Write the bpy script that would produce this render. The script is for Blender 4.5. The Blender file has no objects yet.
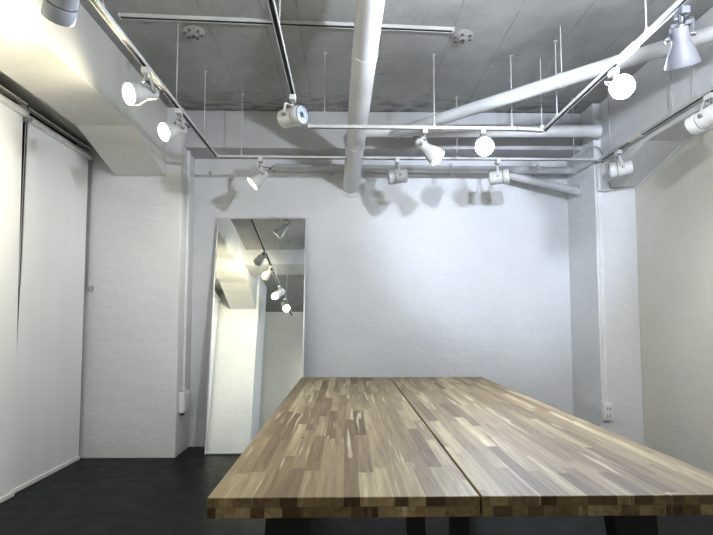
import bpy, bmesh, math, random
from mathutils import Vector, Matrix
random.seed(7)
SC = bpy.context.scene
COL = SC.collection

# ------------------------------------------------------------------ materials
class NT:
    def __init__(s, name):
        s.m = bpy.data.materials.new(name); s.m.use_nodes = True
        s.t = s.m.node_tree; s.b = s.t.nodes['Principled BSDF']
    def n(s, typ, **kw):
        nd = s.t.nodes.new(typ)
        for k, v in kw.items():
            setattr(nd, k, v)
        return nd
    def l(s, a, b): s.t.links.new(a, b)
    def math(s, op, a, b=None, c=None):
        nd = s.n('ShaderNodeMath', operation=op)
        for i, v in enumerate((a, b, c)):
            if v is None: continue
            if hasattr(v, 'is_linked') or hasattr(v, 'links'): s.l(v, nd.inputs[i])
            else: nd.inputs[i].default_value = v
        return nd.outputs[0]
    def noise(s, vec, scale, detail=4, rough=.55):
        nd = s.n('ShaderNodeTexNoise'); nd.inputs['Scale'].default_value = scale
        nd.inputs['Detail'].default_value = detail; nd.inputs['Roughness'].default_value = rough
        s.l(vec, nd.inputs['Vector']); return nd.outputs['Fac']
    def ramp(s, fac, stops, interp='LINEAR'):
        nd = s.n('ShaderNodeValToRGB'); cr = nd.color_ramp; cr.interpolation = interp
        while len(cr.elements) < len(stops): cr.elements.new(.5)
        for e, (p, c) in zip(cr.elements, stops):
            e.position = p; e.color = (*c, 1) if len(c) == 3 else c
        s.l(fac, nd.inputs[0]); return nd.outputs[0]
    def mix(s, fac, a, b, blend='MIX'):
        nd = s.n('ShaderNodeMix', data_type='RGBA', blend_type=blend)
        for sock, v in ((nd.inputs[0], fac), (nd.inputs[6], a), (nd.inputs[7], b)):
            if hasattr(v, 'links'): s.l(v, sock)
            elif isinstance(v, tuple): sock.default_value = (*v, 1)
            else: sock.default_value = v
        return nd.outputs[2]
    def mapping(s, vec, scale):
        nd = s.n('ShaderNodeMapping'); nd.inputs['Scale'].default_value = scale
        s.l(vec, nd.inputs['Vector']); return nd.outputs[0]
    def bump(s, h, strength, dist=.01):
        nd = s.n('ShaderNodeBump'); nd.inputs['Strength'].default_value = strength
        nd.inputs['Distance'].default_value = dist; s.l(h, nd.inputs['Height'])
        s.l(nd.outputs[0], s.b.inputs['Normal'])

def simple(name, col, rough=.5, metal=0., noise=0., nscale=20., spec=None):
    t = NT(name); t.b.inputs['Roughness'].default_value = rough
    t.b.inputs['Metallic'].default_value = metal
    if spec is not None: t.b.inputs['Specular IOR Level'].default_value = spec
    pos = t.n('ShaderNodeNewGeometry').outputs['Position']
    f = t.noise(pos, nscale)
    k = noise or .05
    c = t.ramp(f, [(.3, tuple(max(0, v * (1 - k)) for v in col)), (.7, tuple(min(1, v * (1 + k)) for v in col))])
    t.l(c, t.b.inputs['Base Color'])
    return t.m

def emit(name, col, strength):
    t = NT(name)
    t.b.inputs['Base Color'].default_value = (.9, .9, .9, 1)
    t.b.inputs['Emission Color'].default_value = (*col, 1)
    t.b.inputs['Emission Strength'].default_value = strength
    return t.m

def plaster(name, col, courses=False, bump=.35, stain=.06):
    """painted, trowelled concrete: broad mottling, small pits and faint block courses"""
    t = NT(name); t.b.inputs['Roughness'].default_value = .62
    pos = t.n('ShaderNodeNewGeometry').outputs['Position']
    broad = t.noise(pos, 1.3, 5, .6)
    fine = t.noise(t.mapping(pos, (1, 1, 1.5)), 22, 6, .6)
    c = t.ramp(broad, [(.3, tuple(v * (1 - stain) for v in col)), (.7, tuple(min(1, v * (1 + stain * .5)) for v in col))])
    c = t.mix(.10, c, t.ramp(fine, [(.3, (.55, .55, .55)), (.7, (1, 1, 1))]), 'MULTIPLY')
    t.l(c, t.b.inputs['Base Color'])
    h = t.math('ADD', t.math('MULTIPLY', fine, .5), t.math('MULTIPLY', t.noise(t.mapping(pos, (.8, .8, 1.7)), 4.5, 5), 1.5))
    if courses:
        z = t.n('ShaderNodeSeparateXYZ'); t.l(pos, z.inputs[0])
        w = t.math('PINGPONG', t.math('MULTIPLY', z.outputs[2], 1 / .19), .5)
        line = t.math('SMOOTH_MIN', t.math('MULTIPLY', w, 9), 1.0, .3)
        h = t.math('ADD', h, t.math('MULTIPLY', line, .09))
    t.bump(h, bump, .012)
    return t.m

def ceiling_mat():
    t = NT('bare_concrete'); t.b.inputs['Roughness'].default_value = .75
    pos = t.n('ShaderNodeNewGeometry').outputs['Position']
    sep = t.n('ShaderNodeSeparateXYZ'); t.l(pos, sep.inputs[0])
    broad = t.noise(pos, 1.1, 6, .62)
    fine = t.noise(t.mapping(pos, (1.6, 1, 1)), 9, 6, .62)
    c = t.ramp(broad, [(.28, (.33, .33, .32)), (.5, (.43, .43, .42)), (.72, (.50, .50, .49))])
    c = t.mix(.22, c, t.ramp(fine, [(.35, (.70, .70, .70)), (.6, (1, 1, 1))]), 'MULTIPLY')
    # board marks running away from the camera
    brk = t.noise(t.mapping(pos, (1, 2.2, 1)), 3.0, 3)
    tot = None
    for i, x in enumerate((-.86, -.5, -.29, .15, .67, 1.02, 1.42, 1.75)):
        d = t.math('ABSOLUTE', t.math('SUBTRACT', sep.outputs[0], x))
        ln = t.math('LESS_THAN', d, .005)
        tot = ln if tot is None else t.math('ADD', tot, ln)
    for y in (3.62, 2.7):
        d = t.math('ABSOLUTE', t.math('SUBTRACT', sep.outputs[1], y))
        tot = t.math('ADD', tot, t.math('MULTIPLY', t.math('LESS_THAN', d, .005), .5))
    tot = t.math('MULTIPLY', tot, t.ramp(brk, [(.42, (.12, .12, .12)), (.60, (.42, .42, .42))]))
    c = t.mix(t.math('MINIMUM', tot, .8), c, (.16, .155, .15))
    # dark blotches
    bl = t.noise(t.mapping(pos, (1.6, 3, 1)), 3.4, 7, .7)
    c = t.mix(t.ramp(bl, [(.63, (0, 0, 0)), (.72, (.75, .75, .75))]), c, (.14, .135, .13))
    # grime along the joint with the rear beam
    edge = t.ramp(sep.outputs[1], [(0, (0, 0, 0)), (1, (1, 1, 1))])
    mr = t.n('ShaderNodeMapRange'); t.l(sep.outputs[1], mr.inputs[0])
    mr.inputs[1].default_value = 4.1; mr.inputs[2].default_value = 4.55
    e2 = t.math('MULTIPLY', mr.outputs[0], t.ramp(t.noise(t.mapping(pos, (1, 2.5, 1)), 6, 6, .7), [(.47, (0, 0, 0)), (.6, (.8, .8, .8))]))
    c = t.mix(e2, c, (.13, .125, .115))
    t.l(c, t.b.inputs['Base Color'])
    t.bump(t.math('ADD', fine, t.math('MULTIPLY', tot, -.8)), .4, .01)
    return t.m

def floor_mat():
    t = NT('dark_floor_paint')
    pos = t.n('ShaderNodeNewGeometry').outputs['Position']
    f = t.noise(pos, 3.0, 5)
    t.l(t.ramp(f, [(.3, (.004, .0044, .006)), (.7, (.006, .0065, .0085))]), t.b.inputs['Base Color'])
    t.l(t.ramp(t.noise(pos, 7, 5), [(.3, (.34, .34, .34)), (.7, (.46, .46, .46))]), t.b.inputs['Roughness'])
    t.bump(t.noise(pos, 60, 3), .05, .003); t.b.inputs['Specular IOR Level'].default_value = .22
    return t.m

def wood_mat():
    """butcher-block top: staves of random width, length and tone"""
    t = NT('butcher_block_wood')
    tc = t.n('ShaderNodeTexCoord').outputs['Object']
    oi = t.n('ShaderNodeObjectInfo').outputs['Random']
    sep = t.n('ShaderNodeSeparateXYZ'); t.l(tc, sep.inputs[0])
    x, y, z = sep.outputs
    lower = t.math('LESS_THAN', z, -.021)
    u = t.math('ADD', t.math('ADD', x, t.math('MULTIPLY', lower, .317)), t.math('MULTIPLY', oi, 11.3))
    def vor(w, scale, feat, rnd):
        nd = t.n('ShaderNodeTexVoronoi', voronoi_dimensions='1D', feature=feat)
        nd.inputs['Scale'].default_value = scale; nd.inputs['Randomness'].default_value = rnd
        t.l(w, nd.inputs['W']); return nd
    v1 = vor(u, 28, 'F1', .5); e1 = vor(u, 28, 'DISTANCE_TO_EDGE', .5)
    row = t.n('ShaderNodeSeparateColor'); t.l(v1.outputs['Color'], row.inputs[0])
    w2 = t.math('ADD', t.math('MULTIPLY', y, 1.0), t.math('MULTIPLY', row.outputs[0], 37.0))
    v2 = vor(w2, 2.0, 'F1', .8); e2 = vor(w2, 2.0, 'DISTANCE_TO_EDGE', .75)
    s2 = t.n('ShaderNodeSeparateColor'); t.l(v2.outputs['Color'], s2.inputs[0])
    idn = t.n('ShaderNodeTexWhiteNoise', noise_dimensions='2D')
    cv = t.n('ShaderNodeCombineXYZ'); t.l(row.outputs[1], cv.inputs[0]); t.l(s2.outputs[0], cv.inputs[1])
    t.l(cv.outputs[0], idn.inputs['Vector'])
    rnd = idn.outputs['Value']
    base = t.ramp(rnd, [(0, (0.127, 0.088, 0.045)), (.16, (0.186, 0.138, 0.076)), (.42, (0.235, 0.182, 0.104)),
                        (.70, (0.284, 0.226, 0.131)), (.90, (0.338, 0.277, 0.164)), (1, (0.431, 0.365, 0.221))])
    # long grain, its phase shifted per stave
    gv = t.n('ShaderNodeCombineXYZ')
    t.l(t.math('ADD', t.math('MULTIPLY', x, 60), t.math('MULTIPLY', rnd, 90)), gv.inputs[0])
    t.l(t.math('ADD', t.math('MULTIPLY', y, 2.6), t.math('MULTIPLY', rnd, 31)), gv.inputs[1])
    t.l(t.math('MULTIPLY', z, 60), gv.inputs[2])
    g = t.noise(gv.outputs[0], 1.2, 6, .6)
    col = t.mix(.8, base, t.ramp(g, [(.30, (.55, .50, .45)), (.5, (.93, .91, .88)), (.68, (1.2, 1.18, 1.12))]), 'MULTIPLY')
    # broad figure: heartwood and sapwood bands inside a stave
    fv = t.n('ShaderNodeCombineXYZ')
    t.l(t.math('ADD', t.math('MULTIPLY', x, 30), t.math('MULTIPLY', rnd, 57)), fv.inputs[0])
    t.l(t.math('MULTIPLY', y, 1.3), fv.inputs[1])
    fg = t.noise(fv.outputs[0], 1.3, 2, .5)
    col = t.mix(t.ramp(fg, [(.60, (0, 0, 0)), (.68, (.7, .7, .7))]), col, (.52, .44, .31))
    col = t.mix(t.ramp(fg, [(.30, (.55, .55, .55)), (.38, (0, 0, 0))]), col, (.20, .13, .085))
    # knots
    kv = t.n('ShaderNodeTexVoronoi'); kv.inputs['Scale'].default_value = 4.2
    t.l(t.mapping(tc, (1.6, .9, 1)), kv.inputs['Vector'])
    col = t.mix(t.ramp(kv.outputs['Distance'], [(.03, (.8, .8, .8)), (.075, (0, 0, 0))]), col, (.10, .06, .04))
    # end grain on the cut ends is darker
    geo = t.n('ShaderNodeNewGeometry'); ns = t.n('ShaderNodeSeparateXYZ'); t.l(geo.outputs['Normal'], ns.inputs[0])
    ends = t.math('GREATER_THAN', t.math('ABSOLUTE', ns.outputs[1]), .7)
    col = t.mix(t.math('MULTIPLY', ends, .9), col, t.ramp(idn.outputs['Color'], [(.2, (.40, .34, .28)), (.5, (.85, .80, .74)), (.8, (1.1, 1.05, 1))]), 'MULTIPLY')
    side = t.math('LESS_THAN', ns.outputs[2], .5)
    band = t.math('MULTIPLY', side, t.math('LESS_THAN', t.math('ABSOLUTE', t.math('ADD', z, .021)), .0009))
    j = t.math('MAXIMUM', t.math('LESS_THAN', e1.outputs['Distance'], .016), t.math('LESS_THAN', e2.outputs['Distance'], .0028))
    j = t.math('MAXIMUM', j, band)
    col = t.mix(t.math('MULTIPLY', j, .38), col, (.12, .08, .05))
    t.l(col, t.b.inputs['Base Color'])
    t.b.inputs['Roughness'].default_value = .46
    t.b.inputs['Specular IOR Level'].default_value = .3
    t.bump(t.math('SUBTRACT', t.math('MULTIPLY', g, .3), j), .12, .002)
    return t.m

def blind_mat():
    t = NT('roller_blind_fabric'); t.b.inputs['Roughness'].default_value = .7
    pos = t.n('ShaderNodeNewGeometry').outputs['Position']
    f = t.noise(t.mapping(pos, (1, 2.5, .25)), 2, 3)
    t.l(t.ramp(f, [(.3, (.78, .795, .80)), (.7, (.82, .83, .835))]), t.b.inputs['Base Color'])
    t.bump(t.noise(t.mapping(pos, (1, 60, 60)), 8, 2), .05, .002)
    return t.m

M = {}
M['plaster'] = plaster('white_plaster', (.77, .78, .785))
M['plaster_block'] = plaster('white_painted_block', (.75, .755, .755), True, .4)
M['plaster_warm'] = plaster('cream_plaster', (.74, .725, .66), False, .3)
M['beam'] = plaster('white_beam_paint', (.74, .735, .70), False, .3)
M['beam_cool'] = plaster('pale_beam_paint', (.56, .56, .565), False, .35, .10)
M['ceiling'] = ceiling_mat()
M['floor'] = floor_mat()
M['wood'] = wood_mat()
M['blind'] = blind_mat()
M['white'] = simple('white_enamel', (.80, .80, .79), .35)
M['lamp_white'] = simple('lamp_white_paint', (.62, .62, .60), .35)
M['cream'] = simple('aged_cream_paint', (.70, .67, .58), .4)
M['lamp_shaded'] = simple('lamp_shaded_grey', (.15, .155, .17), .6)  # shade on the lamp's unlit back, painted in as a darker base colour
M['lamp_cream'] = simple('lamp_cream_grey_paint', (.52, .51, .48), .4)
M['lamp_backlit'] = simple('lamp_backlit_grey', (.42, .43, .46), .4)  # grey stands in for backlit shade on the lamp body
M['track'] = simple('track_white', (.56, .56, .54), .5)
M['slot'] = simple('track_slot_black', (.015, .015, .016), .5)
M['rod'] = simple('rod_white', (.50, .50, .49), .5)
M['metal'] = simple('brushed_metal', (.45, .45, .46), .35, 1.)
M['pipe'] = simple('white_pipe_paint', (.76, .76, .76), .35, 0, .06, 4)
M['pipe_mid'] = simple('off_white_pipe_paint', (.50, .50, .49), .55, 0, .1, 5)
M['pipe_grey'] = simple('pale_grey_pipe_paint', (.60, .60, .60), .5, 0, .12, 6)
M['black'] = simple('black_powder_coat', (.012, .012, .013), .45)
M['plastic'] = simple('white_plastic', (.80, .80, .79), .4)
M['plate'] = simple('grey_ceiling_plate', (.36, .36, .35), .6, 0, .2, 40)
M['hole'] = simple('grey_recess', (.13, .13, .125), .7)
M['dark'] = simple('dark_gap', (.02, .02, .022), .6)
M['cable'] = simple('black_cable', (.03, .03, .03), .5)
M['wirecable'] = simple('grey_cable', (.30, .30, .31), .5)
M['chain'] = simple('bead_chain_metal', (.55, .56, .60), .35, .6)
M['frame'] = simple('silver_frame', (.72, .73, .75), .3, .5)
t = NT('mirror_silvering'); t.b.inputs['Metallic'].default_value = 1; t.b.inputs['Roughness'].default_value = .012
t.b.inputs['Base Color'].default_value = (.86, .89, .87, 1); M['mirror'] = t.m
t = NT('dark_window_glass'); t.b.inputs['Roughness'].default_value = .08
t.b.inputs['Base Color'].default_value = (.008, .009, .011, 1); M['night'] = t.m
t = NT('lens_glass_painted_glow'); t.b.inputs['Roughness'].default_value = .08; t.b.inputs['Metallic'].default_value = .75
t.b.inputs['Base Color'].default_value = (.62, .70, .86, 1); t.b.inputs['Emission Color'].default_value = (.6, .72, 1, 1); t.b.inputs['Emission Strength'].default_value = .22; M['lens'] = t.m  # faint bluish glow painted into the lens, though these spots are off
t = NT('reflector_silver'); t.b.inputs['Roughness'].default_value = .12; t.b.inputs['Metallic'].default_value = 1
t.b.inputs['Base Color'].default_value = (.8, .82, .86, 1); M['reflector'] = t.m
M['glow_warm'] = emit('bulb_glow_warm', (1, .93, .72), 14)
M['glow_cool'] = emit('bulb_glow_cool', (.84, .90, 1), 85)
M['glow_dim'] = emit('bulb_glow_dim', (1, .97, .90), 1.1)
M['glow_soft'] = emit('bulb_glow_soft', (1, .95, .85), 5)

# ------------------------------------------------------------------ helpers
def obj(name, bm, mat, parent=None, smooth=False, bevel=0, split=False):
    if split:                      # every loose piece becomes a part of its own
        bm.verts.ensure_lookup_table(); seen = set(); last = None
        comps = []
        for v in bm.verts:
            if v in seen: continue
            st = [v]; seen.add(v); comp = [v]
            while st:
                a = st.pop()
                for e in a.link_edges:
                    b_ = e.other_vert(a)
                    if b_ not in seen: seen.add(b_); st.append(b_); comp.append(b_)
            comps.append(comp)
        for comp in comps:
            nb = bmesh.new(); mp = {v: nb.verts.new(v.co) for v in comp}
            for f in {f for v in comp for f in v.link_faces}: nb.faces.new([mp[v] for v in f.verts])
            last = obj(name, nb, mat, parent, smooth, bevel)
        bm.free(); return last
    me = bpy.data.meshes.new(name)
    bmesh.ops.recalc_face_normals(bm, faces=bm.faces)
    bm.to_mesh(me); bm.free()
    o = bpy.data.objects.new(name, me); COL.objects.link(o)
    me.materials.append(mat)
    if smooth:
        for p in me.polygons: p.use_smooth = True
        me.set_sharp_from_angle(angle=math.radians(38))
    if parent is not None: o.parent = parent
    if bevel:
        b = o.modifiers.new('bevel', 'BEVEL'); b.width = bevel; b.segments = 2; b.limit_method = 'ANGLE'
    return o
def tag(o, label=None, cat=None, group=None, kind=None):
    if label: o['label'] = label
    if cat: o['category'] = cat
    if group: o['group'] = group
    if kind: o['kind'] = kind
    return o
def empty(name, loc, label, cat, group=None):
    o = bpy.data.objects.new(name, None); COL.objects.link(o); o.location = loc
    o.empty_display_size = .05
    tag(o, label, cat, group); return o
def struct(name, bm, mat, parent=None, label=None, **k):
    o = obj(name, bm, mat, parent, **k)
    if parent is None: o['kind'] = 'structure'
    if label: o['label'] = label
    return o
def loc(root, p): return Vector(p) - root.location
def box(bm, x0, x1, y0, y1, z0, z1):
    r = bmesh.ops.create_cube(bm, size=1)
    for v in r['verts']:
        v.co = Vector((x0 + (v.co.x + .5) * (x1 - x0), y0 + (v.co.y + .5) * (y1 - y0), z0 + (v.co.z + .5) * (z1 - z0)))
    return bm
def frame_of(d, hint=(0, 0, 1)):
    d = Vector(d).normalized(); h = Vector(hint)
    if abs(d.dot(h)) > .97: h = Vector((1, 0, 0))
    s = d.cross(h).normalized(); u = s.cross(d).normalized()
    return s, u, d
def bar(bm, p0, p1, w, h, hint=(0, 0, 1)):
    """rectangular bar from p0 to p1, w sideways, h along hint"""
    p0, p1 = Vector(p0), Vector(p1); s, u, d = frame_of(p1 - p0, hint)
    vs = [bm.verts.new(p + s * a * w / 2 + u * b * h / 2) for p in (p0, p1) for a, b in ((-1, -1), (1, -1), (1, 1), (-1, 1))]
    for f in ((0, 1, 2, 3), (7, 6, 5, 4), (0, 4, 5, 1), (1, 5, 6, 2), (2, 6, 7, 3), (3, 7, 4, 0)):
        bm.faces.new([vs[i] for i in f])
    return bm
def lathe(bm, p0, d, prof, seg=32, cap0=True, cap1=True):
    """rings (t, r) along direction d from p0"""
    p0 = Vector(p0); s, u, d = frame_of(d)
    rings = []
    for t_, r in prof:
        rings.append([bm.verts.new(p0 + d * t_ + (s * math.cos(2 * math.pi * i / seg) + u * math.sin(2 * math.pi * i / seg)) * max(r, 1e-5)) for i in range(seg)])
    for a, b in zip(rings, rings[1:]):
        for i in range(seg):
            bm.faces.new((a[i], a[(i + 1) % seg], b[(i + 1) % seg], b[i]))
    if cap0: bm.faces.new(rings[0][::-1])
    if cap1: bm.faces.new(rings[-1])
    return bm
def tube(bm, p0, p1, r, seg=16):
    p0, p1 = Vector(p0), Vector(p1)
    return lathe(bm, p0, p1 - p0, [(0, r), ((p1 - p0).length, r)], seg)
def path(bm, pts, r, seg=8):
    pts = [Vector(p) for p in pts]; rings = []; s0 = None
    for i, p in enumerate(pts):
        d = (pts[min(i + 1, len(pts) - 1)] - pts[max(i - 1, 0)]).normalized()
        if s0 is None: s, u, _ = frame_of(d)
        else:
            s = (s0 - d * s0.dot(d)).normalized(); u = d.cross(s)
        s0 = s
        rings.append([bm.verts.new(p + (s * math.cos(2 * math.pi * k / seg) + u * math.sin(2 * math.pi * k / seg)) * r) for k in range(seg)])
    for a, b in zip(rings, rings[1:]):
        for k in range(seg): bm.faces.new((a[k], a[(k + 1) % seg], b[(k + 1) % seg], b[k]))
    bm.faces.new(rings[0][::-1]); bm.faces.new(rings[-1]); return bm
def smoothpts(pts, n=8):
    P = [Vector(p) for p in pts]; out = []
    for i in range(len(P) - 1):
        a, b, c, d = P[max(i - 1, 0)], P[i], P[i + 1], P[min(i + 2, len(P) - 1)]
        for k in range(n):
            t_ = k / n
            out.append(.5 * ((2 * b) + (c - a) * t_ + (2 * a - 5 * b + 4 * c - d) * t_ ** 2 + (3 * b - a - 3 * c + d) * t_ ** 3))
    out.append(P[-1]); return out
def prism(bm, prof, axis, a0, a1):
    """extrude a 2-D polygon (other two axes in order) along axis"""
    def mk(p, a):
        return {'x': (a, p[0], p[1]), 'y': (p[0], a, p[1]), 'z': (p[0], p[1], a)}[axis]
    A = [bm.verts.new(mk(p, a0)) for p in prof]; B = [bm.verts.new(mk(p, a1)) for p in prof]
    bm.faces.new(A); bm.faces.new(B[::-1]); n = len(prof)
    for i in range(n): bm.faces.new((A[i], B[i], B[(i + 1) % n], A[(i + 1) % n]))
    return bm
NB = bmesh.new

# ------------------------------------------------------------------ room shell
CZ = 2.95            # ceiling
XL, XR = -2.34, 2.41 # side walls
YB, YR = 4.90, -1.3  # far and rear walls
BZL, BZR = 2.53, 2.40
struct('floor', box(NB(), XL - .1, XR + .1, YR - .1, YB + .1, -.1, 0), M['floor'])
struct('ceiling', box(NB(), XL - .1, XR + .1, YR - .1, YB + .1, CZ, CZ + .1), M['ceiling'])
struct('wall_back', box(NB(), XL - .1, XR + .1, YB, YB + .1, 0, CZ), M['plaster'])
struct('wall_rear', box(NB(), XL - .1, XR + .1, YR - .1, YR, 0, CZ), M['plaster_warm'])
struct('wall_right', box(NB(), XR, XR + .1, YR, YB, 0, CZ), M['plaster_warm'])
struct('wall_left', box(NB(), XL - .1, XL, YR, YB, 0, CZ), M['plaster'])
# columns
struct('trim_1', box(NB(), XL, -1.40, 4.50, YB, 0, CZ), M['plaster_block'], label='white painted block column at the far left corner', bevel=.006)
struct('trim_2', box(NB(), XL, -1.50, .25, .95, 0, CZ), M['plaster_block'], label='white painted column on the left behind the camera', bevel=.006)
struct('trim_3', box(NB(), 2.07, XR, 4.35, YB, 0, CZ), M['plaster'], label='white pillar at the far right corner', bevel=.006)
struct('trim_4', box(NB(), 2.07, XR, -.3, .3, 0, CZ), M['plaster'], label='white pillar on the right behind the camera', bevel=.006)
# haunched beam on the left, between the two left columns
struct('trim_5', prism(NB(), [(.95, CZ), (4.50, CZ), (4.50, 2.345), (3.81, BZL), (1.75, BZL), (.95, 2.345)], 'x', -1.95, -1.53),
       M['beam'], label='white haunched ceiling beam above the blinds', bevel=.004)
struct('trim_6', box(NB(), XL, -1.95, .95, 4.50, 2.62, CZ), M['beam'], label='white header above the roller blinds')
# haunched beam on the right
struct('trim_7', prism(NB(), [(.3, CZ), (4.35, CZ), (4.35, 2.225), (3.68, BZR), (1.0, BZR), (.3, 2.225)], 'x', 2.13, XR),
       M['plaster'], label='white haunched ceiling beam along the right wall', bevel=.004)
# beam across the far wall and beam across the room behind the lens
struct('trim_8', box(NB(), -1.40, 2.07, 4.57, YB, 2.62, CZ), M['beam_cool'], label='pale concrete beam across the top of the far wall', bevel=.004)
struct('trim_9', box(NB(), -1.53, 2.13, 1.55, 2.02, 2.72, CZ), M['beam_cool'], label='pale concrete beam across the room behind the camera', bevel=.004)
# thin pale bead where the right beam meets the wall
b = NB()
bar(b, (XR - .006, 4.34, 2.217), (XR - .006, 3.68, BZR - .008), .012, .012)
bar(b, (XR - .006, 3.68, BZR - .008), (XR - .006, 1.0, BZR - .008), .012, .012)
bar(b, (2.14, 4.343, 2.217), (XR, 4.343, 2.217), .012, .014)
struct('trim_10', b, M['white'], label='thin white bead under the right beam')
# dark glazing behind the blinds
w = struct('window_1', box(NB(), XL, XL + .02, 1.0, 4.48, .03, 2.60), M['night'], label='dark glazing hidden behind the white roller blinds')
b = NB()
for y in (1.0, 2.27, 3.30, 4.44): box(b, XL + .02, XL + .06, y, y + .04, .0, 2.62)
box(b, XL + .02, XL + .06, 1.0, 4.48, 0, .05); box(b, XL + .02, XL + .06, 1.0, 4.48, 2.57, 2.62)
obj('window_frame', b, M['dark'], w, split=True)

# ------------------------------------------------------------------ roller blinds
def blind(x, y0t, y0b, y1t, y1b, label, chain_y=None, chain_z=1.4, holder=None):
    r = empty('roller_blind', (x, (y0t + y1t) / 2, 0), label, 'blind', 'white roller blinds on the left wall')
    def L(p): return tuple(loc(r, p))
    bm = NB()
    vs = [bm.verts.new(L(p)) for p in ((x - .001, y0t, 2.49), (x - .001, y1t, 2.49), (x - .001, y1b, .03), (x - .001, y0b, .03))]
    vt = [bm.verts.new(L(p)) for p in ((x + .001, y0t, 2.49), (x + .001, y1t, 2.49), (x + .001, y1b, .03), (x + .001, y0b, .03))]
    for f in ((0, 1, 2, 3),): bm.faces.new([vs[i] for i in f]); bm.faces.new([vt[i] for i in f][::-1])
    for i in range(4): bm.faces.new((vs[i], vt[i], vt[(i + 1) % 4], vs[(i + 1) % 4]))
    obj('blind_fabric', bm, M['blind'], r)
    bm = NB(); tube(bm, L((x + .008, y0t - .008, 2.494)), L((x + .008, y1t + .008, 2.494)), .024, 20)
    obj('roller_tube', bm, M['white'], r, True)
    bm = NB(); bar(bm, L((x + .0, y0t - .02, 2.562)), L((x + .0, y1t + .02, 2.562)), .040, .012)
    obj('head_rail', bm, M['white'], r, bevel=.003)
    bm = NB()
    for yy in (y0t - .012, y1t + .012):
        bar(bm, L((x - .015, yy, 2.47)), L((x - .015, yy, 2.575)), .006, .05, (1, 0, 0))
    obj('roller_bracket', bm, M['white'], r, split=True)
    bm = NB(); bar(bm, L((x, y0b - .006, .017)), L((x, y1b + .006, .017)), .020, .032)
    obj('bottom_bar', bm, M['white'], r, bevel=.004)
    if chain_y is not None:
        bm = NB(); z = 2.48; prof = []
        n = int((2.48 - chain_z) / .012)
        for s_ in (0, 1):
            prof = []
            for k in range(n * 2 + 1):
                prof.append((k * .006, .0022 if k % 2 else .0046))
            lathe(bm, L((x + .006 + s_ * .006, chain_y + (s_ * .012), 2.48)), (0, 0, -1), prof, 8)
        obj('pull_chain', bm, M['chain'], r, True, split=True)
        if holder:
            bm = NB(); box(bm, -.012, .012, -.03, .0, -.022, .022); box(bm, -.006, .006, -.036, -.03, -.012, .012)
            for v in bm.verts: v.co += loc(r, (x + .045, 4.498, chain_z))
            obj('chain_holder', bm, M['metal'], r, bevel=.003)
    return r
blind(-2.165, 3.605, 3.572, 4.455, 4.462, 'white roller blind at the far end, beside the block column', 4.472, 1.39, True)
blind(-2.138, 2.31, 2.31, 3.495, 3.562, 'white roller blind nearest the camera, cut by the left picture edge', 3.52, 1.35)
blind(-2.138, 1.00, 1.00, 2.25, 2.25, 'white roller blind reflected at the left rim of the leaning mirror')

# ------------------------------------------------------------------ lighting tracks
def track(a, b_, rods, label, z=None, rodtop=CZ, w=.028, h=.018, feeds=()):
    a, b_ = Vector(a), Vector(b_)
    r = empty('lighting_track', a, label, 'track', 'ceiling lighting tracks')
    A, B = Vector((0, 0, 0)), b_ - a
    bm = NB()
    s, u, d = frame_of(B)
    # channel: top plate, two cheeks, lips
    q, g = w / 2, w / 2 - .005
    prof = [(-q, -h / 2), (-g, -h / 2), (-g, h * .2), (g, h * .2), (g, -h / 2), (q, -h / 2), (q, h / 2), (-q, h / 2)]
    ea = [bm.verts.new(A + s * a_ + u * c_) for a_, c_ in prof]; eb = [bm.verts.new(B + s * a_ + u * c_) for a_, c_ in prof]
    bm.faces.new(ea); bm.faces.new(eb[::-1])
    for i in range(8): bm.faces.new((ea[i], eb[i], eb[(i + 1) % 8], ea[(i + 1) % 8]))
    bm2 = NB(); bar(bm2, A - u * h * .22 , B - u * h * .22, w - .0105, h * .3)
    obj('track_rail', bm, M['track'], r)
    obj('track_slot', bm2, M['slot'], r)
    bm = NB()
    for e, k in ((A, -1), (B, 1)): bar(bm, e, e + d * k * .012, w + .004, h + .004)
    obj('end_cap', bm, M['track'], r, bevel=.002, split=True)
    for p in feeds:
        t_ = (Vector(p) - a).dot(d)
        bm = NB(); c = d * t_; bar(bm, c - d * .075, c + d * .075, w + .006, h + .008)
        obj('track_joiner', bm, M['cream'], r, bevel=.003)
    for t_ in rods:
        c = B * t_; top = rodtop - a.z
        bm = NB(); tube(bm, (c.x, c.y, c.z + h * .5), (c.x, c.y, top), .0034, 8)
        lathe(bm, (c.x, c.y, c.z + h * .5), (0, 0, 1), [(0, .011), (.008, .011), (.014, .007), (.024, .007)], 12)
        lathe(bm, (c.x, c.y, top), (0, 0, -1), [(0, .014), (.004, .014), (.008, .006)], 12)
        obj('hanging_rod', bm, M['rod'], r, True)
    return r
TZ = 2.435
def ty(y, a, b_): return (y - a) / (b_ - a)
track((-1.03, .30, TZ), (-1.035, 4.203, TZ), [ty(y, .3, 4.2) for y in (1.1, 2.2, 3.19, 3.83)],
      'long white lighting track on the left, running toward the far wall')
track((-1.01, 4.225, TZ), (2.05, 4.255, TZ), [ty(x, -1.01, 2.05) for x in (-.84, .90, 1.86)],
      'white lighting track across the room nearest the far wall')
track((2.075, 4.23, TZ), (2.085, .9, TZ), [ty(y, 4.22, .9) for y in (4.08, 3.28, 3.06, 2.2)],
      'white lighting track running beside the right wall', feeds=[(2.08, 3.72, TZ)])
track((-.31, 3.06, TZ), (-.31, 1.1, TZ), [ty(y, 3.06, 1.1) for y in (1.4, 2.4)] ,
      'white lighting track left of the big round pipe, ending in a cylinder spot')
track((-.25, 3.545, TZ), (1.15, 3.56, TZ), [ty(x, -.25, 1.15) for x in (-.147, .60, 1.135)],
      'short white lighting track across the room behind the centre spots', h=.022)
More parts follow.
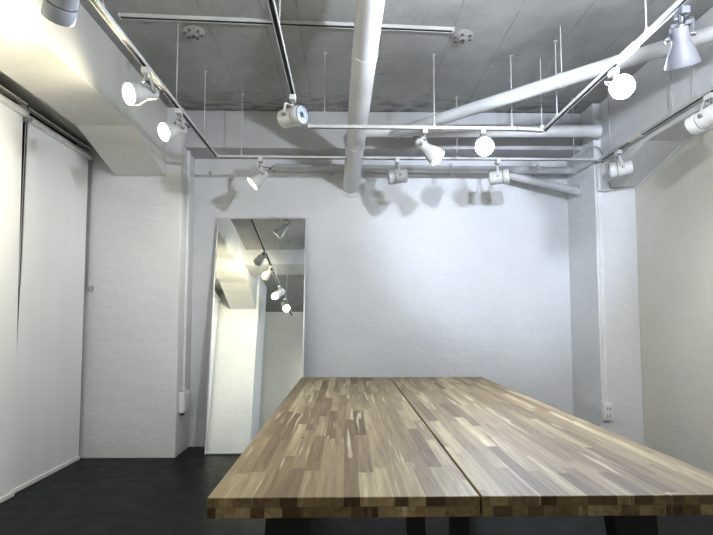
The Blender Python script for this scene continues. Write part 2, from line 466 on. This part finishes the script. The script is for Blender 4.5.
r_ = track((1.365, 3.585, TZ), (1.385, 1.0, TZ), [ty(y, 3.585, 1.0) for y in (3.36, 2.34, 1.3)],
      'white lighting track carrying the glaring lamp on the right', feeds=[(1.38, 2.50, TZ)])
bm = NB(); bar(bm, loc(r_, (1.165, 3.56, TZ)), loc(r_, (1.36, 3.59, TZ)), .034, .020)
obj('corner_link', bm, M['track'], r_)
bm = NB(); p = loc(r_, (1.35, 3.585, TZ)); tube(bm, p + Vector((0, 0, .01)), p + Vector((0, 0, CZ - TZ)), .0034, 8)
lathe(bm, p + Vector((0, 0, .01)), (0, 0, 1), [(0, .02), (.02, .02), (.03, .01)], 12)
obj('hanging_rod', bm, M['rod'], r_, True)
bm = NB(); p = loc(r_, (1.372, 3.175, 2.66)); tube(bm, p, p + Vector((0, 0, CZ - 2.66)), .0034, 8)
track((.30, .97, TZ), (1.34, .97, TZ), [.12, .93], 'short white lighting track above the near end of the table')
# ceiling-mounted track
track((-1.345, 3.10, CZ - .012), (.66, 3.215, CZ - .012), [], 'white lighting track screwed flat to the concrete ceiling', w=.034, h=.022)

def ceiling_rose(x, y, label, arm=False):
    r = empty('ceiling_fixture', (x, y, CZ), label, 'ceiling fixture')
    bm = NB(); lathe(bm, (0, 0, 0), (0, 0, -1), [(0, .072), (.010, .072), (.020, .060), (.024, .042), (.020, .036), (.028, .028), (.034, .010)], 36)
    obj('round_plate', bm, M['plate'], r, True)
    bm = NB()
    for k in range(6):
        a = k * math.pi / 3 + .3
        lathe(bm, (math.cos(a) * .052, math.sin(a) * .052, -.016), (0, 0, -1), [(0, .009), (.010, .009)], 12)
    lathe(bm, (0, 0, -.030), (0, 0, -1), [(0, .013), (.007, .013)], 12)
    obj('screw_hole', bm, M['hole'], r, split=True)
    if arm:
        bm = NB(); box(bm, -.09, .03, -.025, .02, -.03, 0); obj('feed_box', bm, M['track'], r, bevel=.003)
    return r
ceiling_rose(-.965, 3.28, 'round mottled ceiling plate left of the long hanging rod')
ceiling_rose(.745, 3.30, 'round ceiling plate at the right end of the ceiling track')

# ------------------------------------------------------------------ lamps
def add_light(name, kind, p, d, power, col, size=60, blend=.6, rad=.05, parent=None):
    ld = bpy.data.lights.new(name, kind); ld.energy = power; ld.color = col
    ld.shadow_soft_size = rad
    if kind == 'SPOT': ld.spot_size = math.radians(size); ld.spot_blend = blend
    o = bpy.data.objects.new(name, ld); COL.objects.link(o)
    o.location = p
    if d is not None: o.rotation_euler = Vector(d).to_track_quat('-Z', 'Y').to_euler()
    if parent: o.parent = parent
    return o
def hanger(r, pivot_p, axis, rad, mat, yoke=True):
    """track adapter, stem and U yoke down to two pivots on the head"""
    bm = NB(); box(bm, -.017, .017, -.030, .030, -.032, -.001); obj('track_adapter', bm, mat, r, bevel=.003)
    bm = NB(); lathe(bm, (0, 0, -.032), (0, 0, -1), [(0, .009), (.022, .009), (.024, .014), (.032, .014)], 14)
    obj('stem', bm, M['metal'], r, True)
    ax = axis.normalized()
    side = ax.cross(Vector((0, 0, 1)))
    side = side.normalized() if side.length > .2 else Vector((1, 0, 0))
    top = Vector((0, 0, -.062))
    w = rad + .008
    pts = [pivot_p + side * w, top + side * w, top - side * w, pivot_p - side * w]
    bm = NB()
    for a, b_ in zip(pts, pts[1:]):
        s_, u_, d_ = frame_of(b_ - a, ax)
        bar(bm, a, b_, .004, .016, ax if abs((b_ - a).normalized().dot(ax)) < .9 else Vector((0, 0, 1)))
    obj('yoke', bm, mat, r, bevel=.001)
    bm = NB()
    for k in (-1, 1):
        lathe(bm, pivot_p + side * k * (w - .004), side * k, [(0, .010), (.014, .010), (.017, .007)], 14)
    obj('pivot_knob', bm, M['metal'], r, True, split=True)
    return side, top
def cone_spot(mount, back, mouth, label, glow=None, mat='lamp_white', globe=0., power=0, col=(1, 1, 1), size=80, cable=True, R=.062):
    """aluminium PAR spot: small neck flaring into a wide bell"""
    r = empty('cone_spotlight', mount, label, 'spotlight', 'flared spotlights on the tracks')
    B, Mo = loc(r, back), loc(r, mouth); ax = (Mo - B); L = ax.length; ax.normalize()
    prof = [(0, .020), (.002, .029), (.05 * L, .0315), (.38 * L, .0335), (.46 * L, .037), (.62 * L, .049), (.80 * L, .058), (.93 * L, R - .001), (L, R), (L, R - .003), (.9 * L, R - .006), (.62 * L, .045), (.45 * L, .030), (.3 * L, .024)]
    bm = NB(); lathe(bm, B, ax, prof, 40)
    head = obj('lamp_head', bm, M[mat], r, True)
    bm = NB(); lathe(bm, B, -ax, [(0, .018), (.008, .018), (.010, .010)], 20)
    obj('socket_cap', bm, M['metal'], r, True)
    bm = NB()
    if globe:
        pr = [(.66 * L, .030), (.80 * L, .046), (.93 * L, .054)]
        for k in range(1, 9):
            a = k / 8 * math.pi / 2
            pr.append((.93 * L + math.sin(a) * globe, .054 * math.cos(a)))
    else:
        pr = [(.66 * L, .030), (.80 * L, .046), (.90 * L, .053), (.955 * L, .045), (.98 * L, .025), (.985 * L, .002)]
    lathe(bm, B, ax, pr, 32)
    bulb = obj('bulb', bm, M[glow or 'lens'], r, True)
    piv = B + ax * L * .26
    side, top = hanger(r, piv, ax, .034, M[mat])
    if cable:
        up = Vector((0, 0, 1)) - ax * ax.z
        c = B - ax * .008
        pts = smoothpts([top + Vector((.004, 0, -.002)), (top + c) / 2 - ax * .025 + side * .012, c - ax * .035 + Vector((0, 0, .006)), c], 7)
        bm = NB(); path(bm, pts, .003, 8); obj('power_cord', bm, M['cable'], r, True)
    if power:
        add_light('lamp_light', 'SPOT', Mo + ax * (.012 + globe), ax, power, col, size, .8, .045, r)
    return r
def cyl_spot(mount, back, mouth, label, mat='lamp_white', power=0, col=(1, 1, 1), size=50, lens='lens', R=.057):
    """cylindrical spot with a separate front ring"""
    r = empty('cylinder_spotlight', mount, label, 'spotlight', 'cylinder spotlights on the tracks')
    B, Mo = loc(r, back), loc(r, mouth); ax = (Mo - B); L = ax.length; ax.normalize()
    q = .66 * L
    bm = NB(); lathe(bm, B, ax, [(0, R * .80), (.004, R * .90), (.01, R * .93), (q, R * .93)], 40)
    obj('lamp_body', bm, M[mat], r, True)
    bm = NB(); lathe(bm, B, ax, [(q, R * .86), (q + .004, R * .86)], 36); obj('seam', bm, M['dark'], r)
    bm = NB(); lathe(bm, B, ax, [(q + .004, R * .95), (q + .008, R), (L - .004, R), (L, R * .97), (L, R * .88), (L - .02, R * .84), (L - .03, R * .3)], 40, True, True)
    ring = obj('front_ring', bm, M[mat], r, True)
    bm = NB(); lathe(bm, B, ax, [(L - .018, R * .84), (L - .010, R * .82), (L - .008, R * .4), (L - .006, R * .02)], 32)
    obj('lens', bm, M[lens], r, True)
    bm = NB(); lathe(bm, B, ax, [(L - .009, R * .30), (L - .004, R * .28)], 20); obj('bulb_cap', bm, M['reflector'], ring, True)
    bm = NB(); lathe(bm, B, ax, [(L - .0015, R * .97), (L + .001, R * .97), (L + .001, R * .90), (L - .0015, R * .90), (L - .0015, R * .97)], 40, False, False)
    obj('rim', bm, M['dark'], ring, True)
    hanger(r, B + ax * L * .42, ax, R * .93, M[mat])
    if power:
        add_light('lamp_light', 'SPOT', Mo + ax * .02, ax, power, col, size, .7, .045, r)
    return r
WARM, COOL, NEUT = (1, .90, .66), (.72, .82, 1), (.97, .97, 1)
HZ = TZ - .0115
# left track
cone_spot((-1.032, 2.70, HZ), (-1.015, 2.80, 2.338), (-1.110, 2.68, 2.280), 'warm lit flared spotlight, nearer of the two on the left track facing the beam', 'glow_warm', power=42, col=WARM, size=165, R=.057)
cone_spot((-1.032, 3.24, HZ), (-1.025, 3.33, 2.338), (-1.115, 3.22, 2.275), 'warm lit flared spotlight, farther of the two on the left track, before the block column', 'glow_warm', power=24, col=WARM, size=165, R=.057)
cyl_spot((-1.032, 1.90, HZ), (-.985, 1.84, 2.365), (-1.075, 1.945, 2.255), 'large backlit grey cylinder spotlight pointing down, cut by the top edge at upper left', 'lamp_backlit', power=14, col=NEUT, size=100, lens='glow_soft')
# far cross track
cone_spot((-.685, 4.225, HZ), (-.635, 4.215, 2.305), (-.745, 4.190, 2.206), 'small lit white flared spotlight above the leaning mirror', 'glow_warm', power=9, col=(1, .95, .82), size=120)
cyl_spot((.41, 4.23, HZ), (.485, 4.20, 2.282), (.338, 4.19, 2.262), 'unlit cylinder spotlight right of the big pipe, on the far track', 'lamp_white')
cyl_spot((1.23, 4.24, HZ), (1.155, 4.22, 2.266), (1.300, 4.17, 2.275), 'unlit cylinder spotlight below the glowing bulb, bluish lens facing right', 'lamp_white')
# centre track
cyl_spot((-.31, 3.02, HZ), (-.372, 3.07, 2.303), (-.250, 2.98, 2.297), 'unlit cylinder spotlight at the end of the centre track, lens facing right', 'lamp_white')
# short cross track
cone_spot((.535, 3.555, HZ), (.488, 3.56, 2.345), (.615, 3.50, 2.208), 'dim flared spotlight hanging at centre, tipped down to the right', 'glow_dim', 'lamp_cream', power=12, col=NEUT, size=120)
cone_spot((.93, 3.555, HZ), (.955, 3.605, 2.325), (.921, 3.475, 2.282), 'dazzling bluish white spotlight over the middle of the far wall, facing the camera', 'glow_cool', globe=.045, power=60, col=COOL, size=150)
# right inner track
cone_spot((1.382, 2.66, HZ), (1.488, 2.788, 2.385), (1.428, 2.668, 2.335), 'dazzling bluish white spotlight on the upper right track, facing the camera', 'glow_cool', globe=.045, power=75, col=COOL, size=150)
cone_spot((1.398, 2.12, HZ), (1.352, 2.07, 2.318), (1.398, 2.13, 2.185), 'shaded grey flared spotlight at upper right, seen from behind and tipped down', 'glow_soft', 'lamp_shaded', power=30, col=NEUT, size=110, R=.066)
# right wall track
cyl_spot((2.078, 3.97, HZ), (2.150, 3.91, 2.280), (2.006, 3.97, 2.262), 'white cylinder spotlight beside the junction box on the right pillar', 'white')
cyl_spot((2.082, 2.95, HZ), (2.045, 2.82, 2.275), (1.985, 2.97, 2.238), 'large white cylinder spotlight cut by the right picture edge', 'white')
# more of the same tracks, behind the camera (first seen in the mirror, second from shadows, rest added)
cone_spot((-1.032, 1.28, HZ), (-1.06, 1.22, 2.36), (-.99, 1.33, 2.25), 'lit flared spotlight farthest down the left track in the mirror', 'glow_soft', power=12, col=NEUT, size=110)
cone_spot((1.17, .97, HZ), (1.190, .925, 2.255), (1.152, 1.055, 2.305), 'flared spotlight on the short cross track above the near end of the table', 'glow_soft', power=125, col=(.84, .895, 1), size=128)
cyl_spot((2.084, 1.3, HZ), (2.10, 1.22, 2.35), (2.02, 1.34, 2.25), 'unseen white fill spotlight added on the right wall track, above the table side', 'white', power=12, col=NEUT, size=110, lens='glow_soft')  # unseen lamp, added as fill for the room

cone_spot((-.31, 1.60, HZ), (-.335, 1.66, 2.345), (-.28, 1.52, 2.310), 'unseen flared spotlight added on the centre track to brighten the rear wall', 'glow_warm', power=120, col=(1, .93, .74), size=85)  # added out of view to brighten the rear wall in the mirror
cone_spot((.62, .97, HZ), (.605, .92, 2.325), (.635, 1.065, 2.315), 'unseen flared spotlight added on the short near track to brighten the far wall', 'glow_soft', power=135, col=COOL, size=44)  # added out of view to make the bright patch on the far wall

# ------------------------------------------------------------------ pipes
r = empty('ceiling_pipe', (.115, 1.0, 2.93 - .13), 'big white round pipe sloping from the ceiling into the far wall', 'pipe')
p0, p1 = Vector((.142, 2.0, 2.835)), Vector((.043, 4.91, 2.365))
p0.z = 2.842; dd = (p1 - p0).normalized()
bm = NB(); tube(bm, loc(r, p0), loc(r, p1), .0735, 48); obj('pipe_body', bm, M['pipe'], r, True)
for yy in (3.02, 4.1):
    c = p0 + dd * ((yy - p0.y) / dd.y)
    bm = NB(); lathe(bm, loc(r, c), dd, [(-.035, .0740), (-.033, .0765), (.033, .0765), (.035, .0740)], 48, False, False); obj('pipe_coupling', bm, M['pipe'], r, True)
bm = NB(); lathe(bm, loc(r, (p1.x, 4.899, p1.z)), (0, -1, 0), [(0, .105), (.006, .105), (.012, .09), (.016, .08)], 48); obj('wall_flange', bm, M['pipe'], r, True)

r = empty('ceiling_pipe', (.5, 4.05, 2.60), 'pale pipe slanting up to the right under the ceiling', 'pipe')
a, b_ = Vector((.40, 4.11, 2.60)), Vector((2.13, 2.36, 2.60))
bm = NB(); tube(bm, loc(r, a), loc(r, b_), .043, 32); obj('pipe_body', bm, M['pipe_mid'], r, True)
bm = NB(); c = a.lerp(b_, .535)
tube(bm, loc(r, (c.x, c.y, 2.645)), loc(r, (c.x, c.y, CZ)), .0034, 8)
lathe(bm, loc(r, c), b_ - a, [(-.012, .044), (-.012, .047), (.012, .047), (.012, .044)], 32, False, False)
obj('pipe_hanger', bm, M['rod'], r, True)
r = empty('ceiling_pipe', (.16, 4.25, 2.663), 'thick white horizontal pipe before the far beam', 'pipe')
bm = NB(); tube(bm, (0, 0, 0), loc(r, (2.075, 4.25, 2.675)), .050, 36)
lathe(bm, (0, 0, 0), (-1, 0, 0), [(0, .052), (.05, .052), (.06, .045)], 36)
obj('pipe_body', bm, M['pipe'], r, True)
bm = NB(); lathe(bm, (0, 0, 0), (1, 0, 0), [(.93, .050), (.93, .053), (1.0, .053), (1.0, .050)], 36, False, False); obj('pipe_coupling', bm, M['pipe'], r, True)
r = empty('wall_pipe', (-.64, 4.80, 2.515), 'grey pipe hugging the top of the far wall', 'pipe')
bm = NB(); tube(bm, (0, 0, 0), loc(r, (2.07, 4.80, 2.50)), .034, 24); lathe(bm, (0, 0, 0), (-1, 0, 0), [(0, .034), (.008, .034), (.012, .020), (.04, .018), (.042, .010)], 20)
obj('pipe_body', bm, M['pipe_grey'], r, True)
bm = NB()
for xx in (.5, 1.6, 2.4): box(bm, xx - .012, xx + .012, -.038, .10, -.038, .038)
obj('pipe_clip', bm, M['pipe_grey'], r, bevel=.004, split=True)
r = empty('wall_pipe', (1.42, 4.70, 2.435), 'pale pipe slanting down to the far right pillar', 'pipe')
bm = NB(); tube(bm, (0, 0, 0), loc(r, (2.08, 4.64, 2.262)), .034, 24); obj('pipe_body', bm, M['pipe_grey'], r, True)
bm = NB(); lathe(bm, loc(r, (2.068, 4.641, 2.265)), (-1, 0, 0), [(0, .055), (.010, .055), (.014, .04)], 24); obj('wall_flange', bm, M['pipe_grey'], r, True)
bm = NB(); box(bm, -.02, .02, -.03, .20, -.02, .02); obj('wall_bracket', bm, M['pipe_grey'], r, bevel=.003)

# ------------------------------------------------------------------ wall fittings
# trunking and switch box on the inner side of the left column
r = empty('wall_conduit', (-1.40, 4.68, .44), 'white conduit down the inner side of the block column', 'conduit')
bm = NB(); bar(bm, (.010, .0, .09), (.010, 0, CZ - .44), .045, .020, (1, 0, 0)); obj('trunking', bm, M['plastic'], r, bevel=.003)
r = empty('switch_box', (-1.40, 4.66, .436), 'white box at the foot of the conduit on the block column', 'wall box')
bm = NB(); box(bm, 0, .045, -.10, .10, -.085, .085); obj('box_body', bm, M['plastic'], r, bevel=.006)
bm = NB(); box(bm, .045, .050, -.085, .085, -.07, .07); obj('cover_plate', bm, M['plastic'], r, bevel=.002)
bm = NB(); box(bm, .01, .035, -.075, -.045, -.105, -.083); obj('cable_gland', bm, M['dark'], r, bevel=.003)
# junction box, trunking and socket on the right pillar
r = empty('junction_box', (2.128, 4.35, 2.305), 'grey white junction box at the top of the right pillar', 'wall box')
bm = NB(); box(bm, -.05, .05, -.06, 0, -.115, .115); obj('box_body', bm, M['plastic'], r, bevel=.005)
bm = NB(); box(bm, -.045, .045, -.068, -.06, -.108, .108); obj('cover_plate', bm, M['pipe_grey'], r, bevel=.003)
bm = NB()
for sx in (-.035, .035):
    for sz in (-.098, .098): lathe(bm, (sx, -.068, sz), (0, -1, 0), [(0, .005), (.002, .005)], 10)
obj('screw', bm, M['metal'], r, split=True)
r = empty('wall_conduit', (2.103, 4.35, .46), 'slim white conduit running down the right pillar to the socket', 'conduit')
bm = NB(); box(bm, -.013, .013, -.012, 0, 0, 1.73); obj('trunking', bm, M['plastic'], r, bevel=.002)
bm = NB(); box(bm, -.018, .018, -.014, 0, .98, 1.02); obj('joint_cover', bm, M['plastic'], r, bevel=.002)
r = empty('wall_socket', (2.108, 4.35, .388), 'white wall socket low on the right pillar', 'socket')
bm = NB(); box(bm, -.037, .037, -.032, 0, -.068, .072); obj('back_box', bm, M['plastic'], r, bevel=.005)
bm = NB(); box(bm, -.030, .037, -.040, -.032, -.060, .064); obj('face_plate', bm, M['plastic'], r, bevel=.003)
for z in (-.028, .032):
    bm = NB(); box(bm, -.011, -.007, -.042, -.040, z - .010, z + .010); box(bm, .010, .014, -.042, -.040, z - .010, z + .010)
    obj('socket_slot', bm, M['dark'], r, split=True)
pts = smoothpts([(2.035, 4.285, 2.44), (1.98, 4.30, 2.50), (2.00, 4.31, 2.545), (2.07, 4.30, 2.56), (2.12, 4.31, 2.52), (2.125, 4.315, 2.42)], 8)
bm = NB(); path(bm, pts, .004, 8); tag(obj('cable', bm, M['wirecable'], None, True), 'thin looping cable from the far track to the junction box', 'cable')
pts = smoothpts([(2.155, 4.31, 2.20), (2.16, 4.335, 2.14), (2.15, 4.345, 2.205)], 6)

# ------------------------------------------------------------------ leaning mirror
r = empty('leaning_mirror', (-.79, 4.62, 0), 'tall silver framed mirror leaning against the far wall', 'mirror')
W, HM, lean = .82, 2.085, math.radians(7.6)
r.location = (-.777, 4.61, .003); r.rotation_euler = (-lean, 0, math.radians(-.5))
bm = NB(); fw_ = .012
box(bm, -W / 2, -W / 2 + fw_, -.012, .018, 0, HM); box(bm, W / 2 - fw_, W / 2, -.012, .018, 0, HM)
box(bm, -W / 2 + fw_, W / 2 - fw_, -.012, .018, 0, fw_); box(bm, -W / 2 + fw_, W / 2 - fw_, -.012, .018, HM - fw_, HM)
obj('mirror_frame', bm, M['frame'], r, bevel=.002)
bm = NB(); box(bm, -W / 2 + fw_, W / 2 - fw_, -.004, .002, fw_, HM - fw_); obj('mirror_glass', bm, M['mirror'], r)
bm = NB(); box(bm, -W / 2 + fw_, W / 2 - fw_, .003, .016, fw_, HM - fw_); obj('back_board', bm, M['black'], r)

# ------------------------------------------------------------------ table
T = empty('table', (.31, 2.45, 0), 'large butcher block table of two boards with black steel legs', 'table')
TH = .045
for x0, x1 in ((-.305, .2975), (.3025, .932)):
    cx = (x0 + x1) / 2
    bm = NB(); box(bm, -(x1 - x0) / 2, (x1 - x0) / 2, -1.24, 1.24, -TH, 0)
    o = obj('tabletop_board', bm, M['wood'], T, bevel=.0025); o.location = loc(T, (cx, 2.45, .74))
for yy, sgn in ((1.40, 1), (3.50, -1)):
    for sx in (-1, 1):
        cx = .293 + sx * .43
        bm = NB()
        prism(bm, [(cx - .058 - .31, .698), (cx + .058 - .31, .698), (cx + .035 + sx * .07 - .31, 0), (cx - .035 + sx * .07 - .31, 0)], 'y', yy - .03 - 2.45, yy + .03 - 2.45)
        obj('leg', bm, M['black'], T, bevel=.003)
    bm = NB(); box(bm, -.52, .50, yy - .035 - 2.45, yy + .035 - 2.45, .684, .698)
    obj('crossbar', bm, M['black'], T)
for sx in (-1, 1):
    for yy in (1.75,):
        bm = NB(); c = -.018
        prism(bm, [(c + sx * .09 - .033, .698), (c + sx * .09 + .033, .698), (c + sx * -.02 + .033, 0), (c + sx * -.02 - .033, 0)] if False else
              [(c + sx * .078 - .030, .698), (c + sx * .078 + .030, .698), (c + sx * .05 + .026, 0), (c + sx * .05 - .026, 0)], 'y', yy - .02 - 2.45, yy + .02 - 2.45)
        obj('leg', bm, M['black'], T, bevel=.002)
bm = NB(); box(bm, -.05, .014, -1.0, 1.0, .660, .698); obj('spine', bm, M['black'], T)

# ------------------------------------------------------------------ world, view, camera
w = bpy.data.worlds.new('world'); SC.world = w; w.use_nodes = True
w.node_tree.nodes['Background'].inputs[0].default_value = (.02, .02, .022, 1)
SC.view_settings.view_transform = 'Standard'
SC.view_settings.exposure = 1.0; SC.view_settings.gamma = .84
SC.cycles.max_bounces = 10; SC.cycles.diffuse_bounces = 6; SC.cycles.sample_clamp_indirect = 6

F = 535.; PITCH = math.radians(3.9); CX = 356.5
CY = 320 - F * math.tan(PITCH); YAW = math.atan((CX - 346) * math.cos(PITCH) / F)
cd = bpy.data.cameras.new('camera'); cam = bpy.data.objects.new('camera', cd); COL.objects.link(cam)
cd.sensor_fit = 'HORIZONTAL'; cd.sensor_width = 36; cd.lens = F / 713 * 36
cd.shift_y = (CY - 267.5) / 713; cd.clip_start = .02
cam.location = (0, 0, 1.13); cam.rotation_euler = (math.radians(90) + PITCH, 0, -YAW)
SC.camera = cam
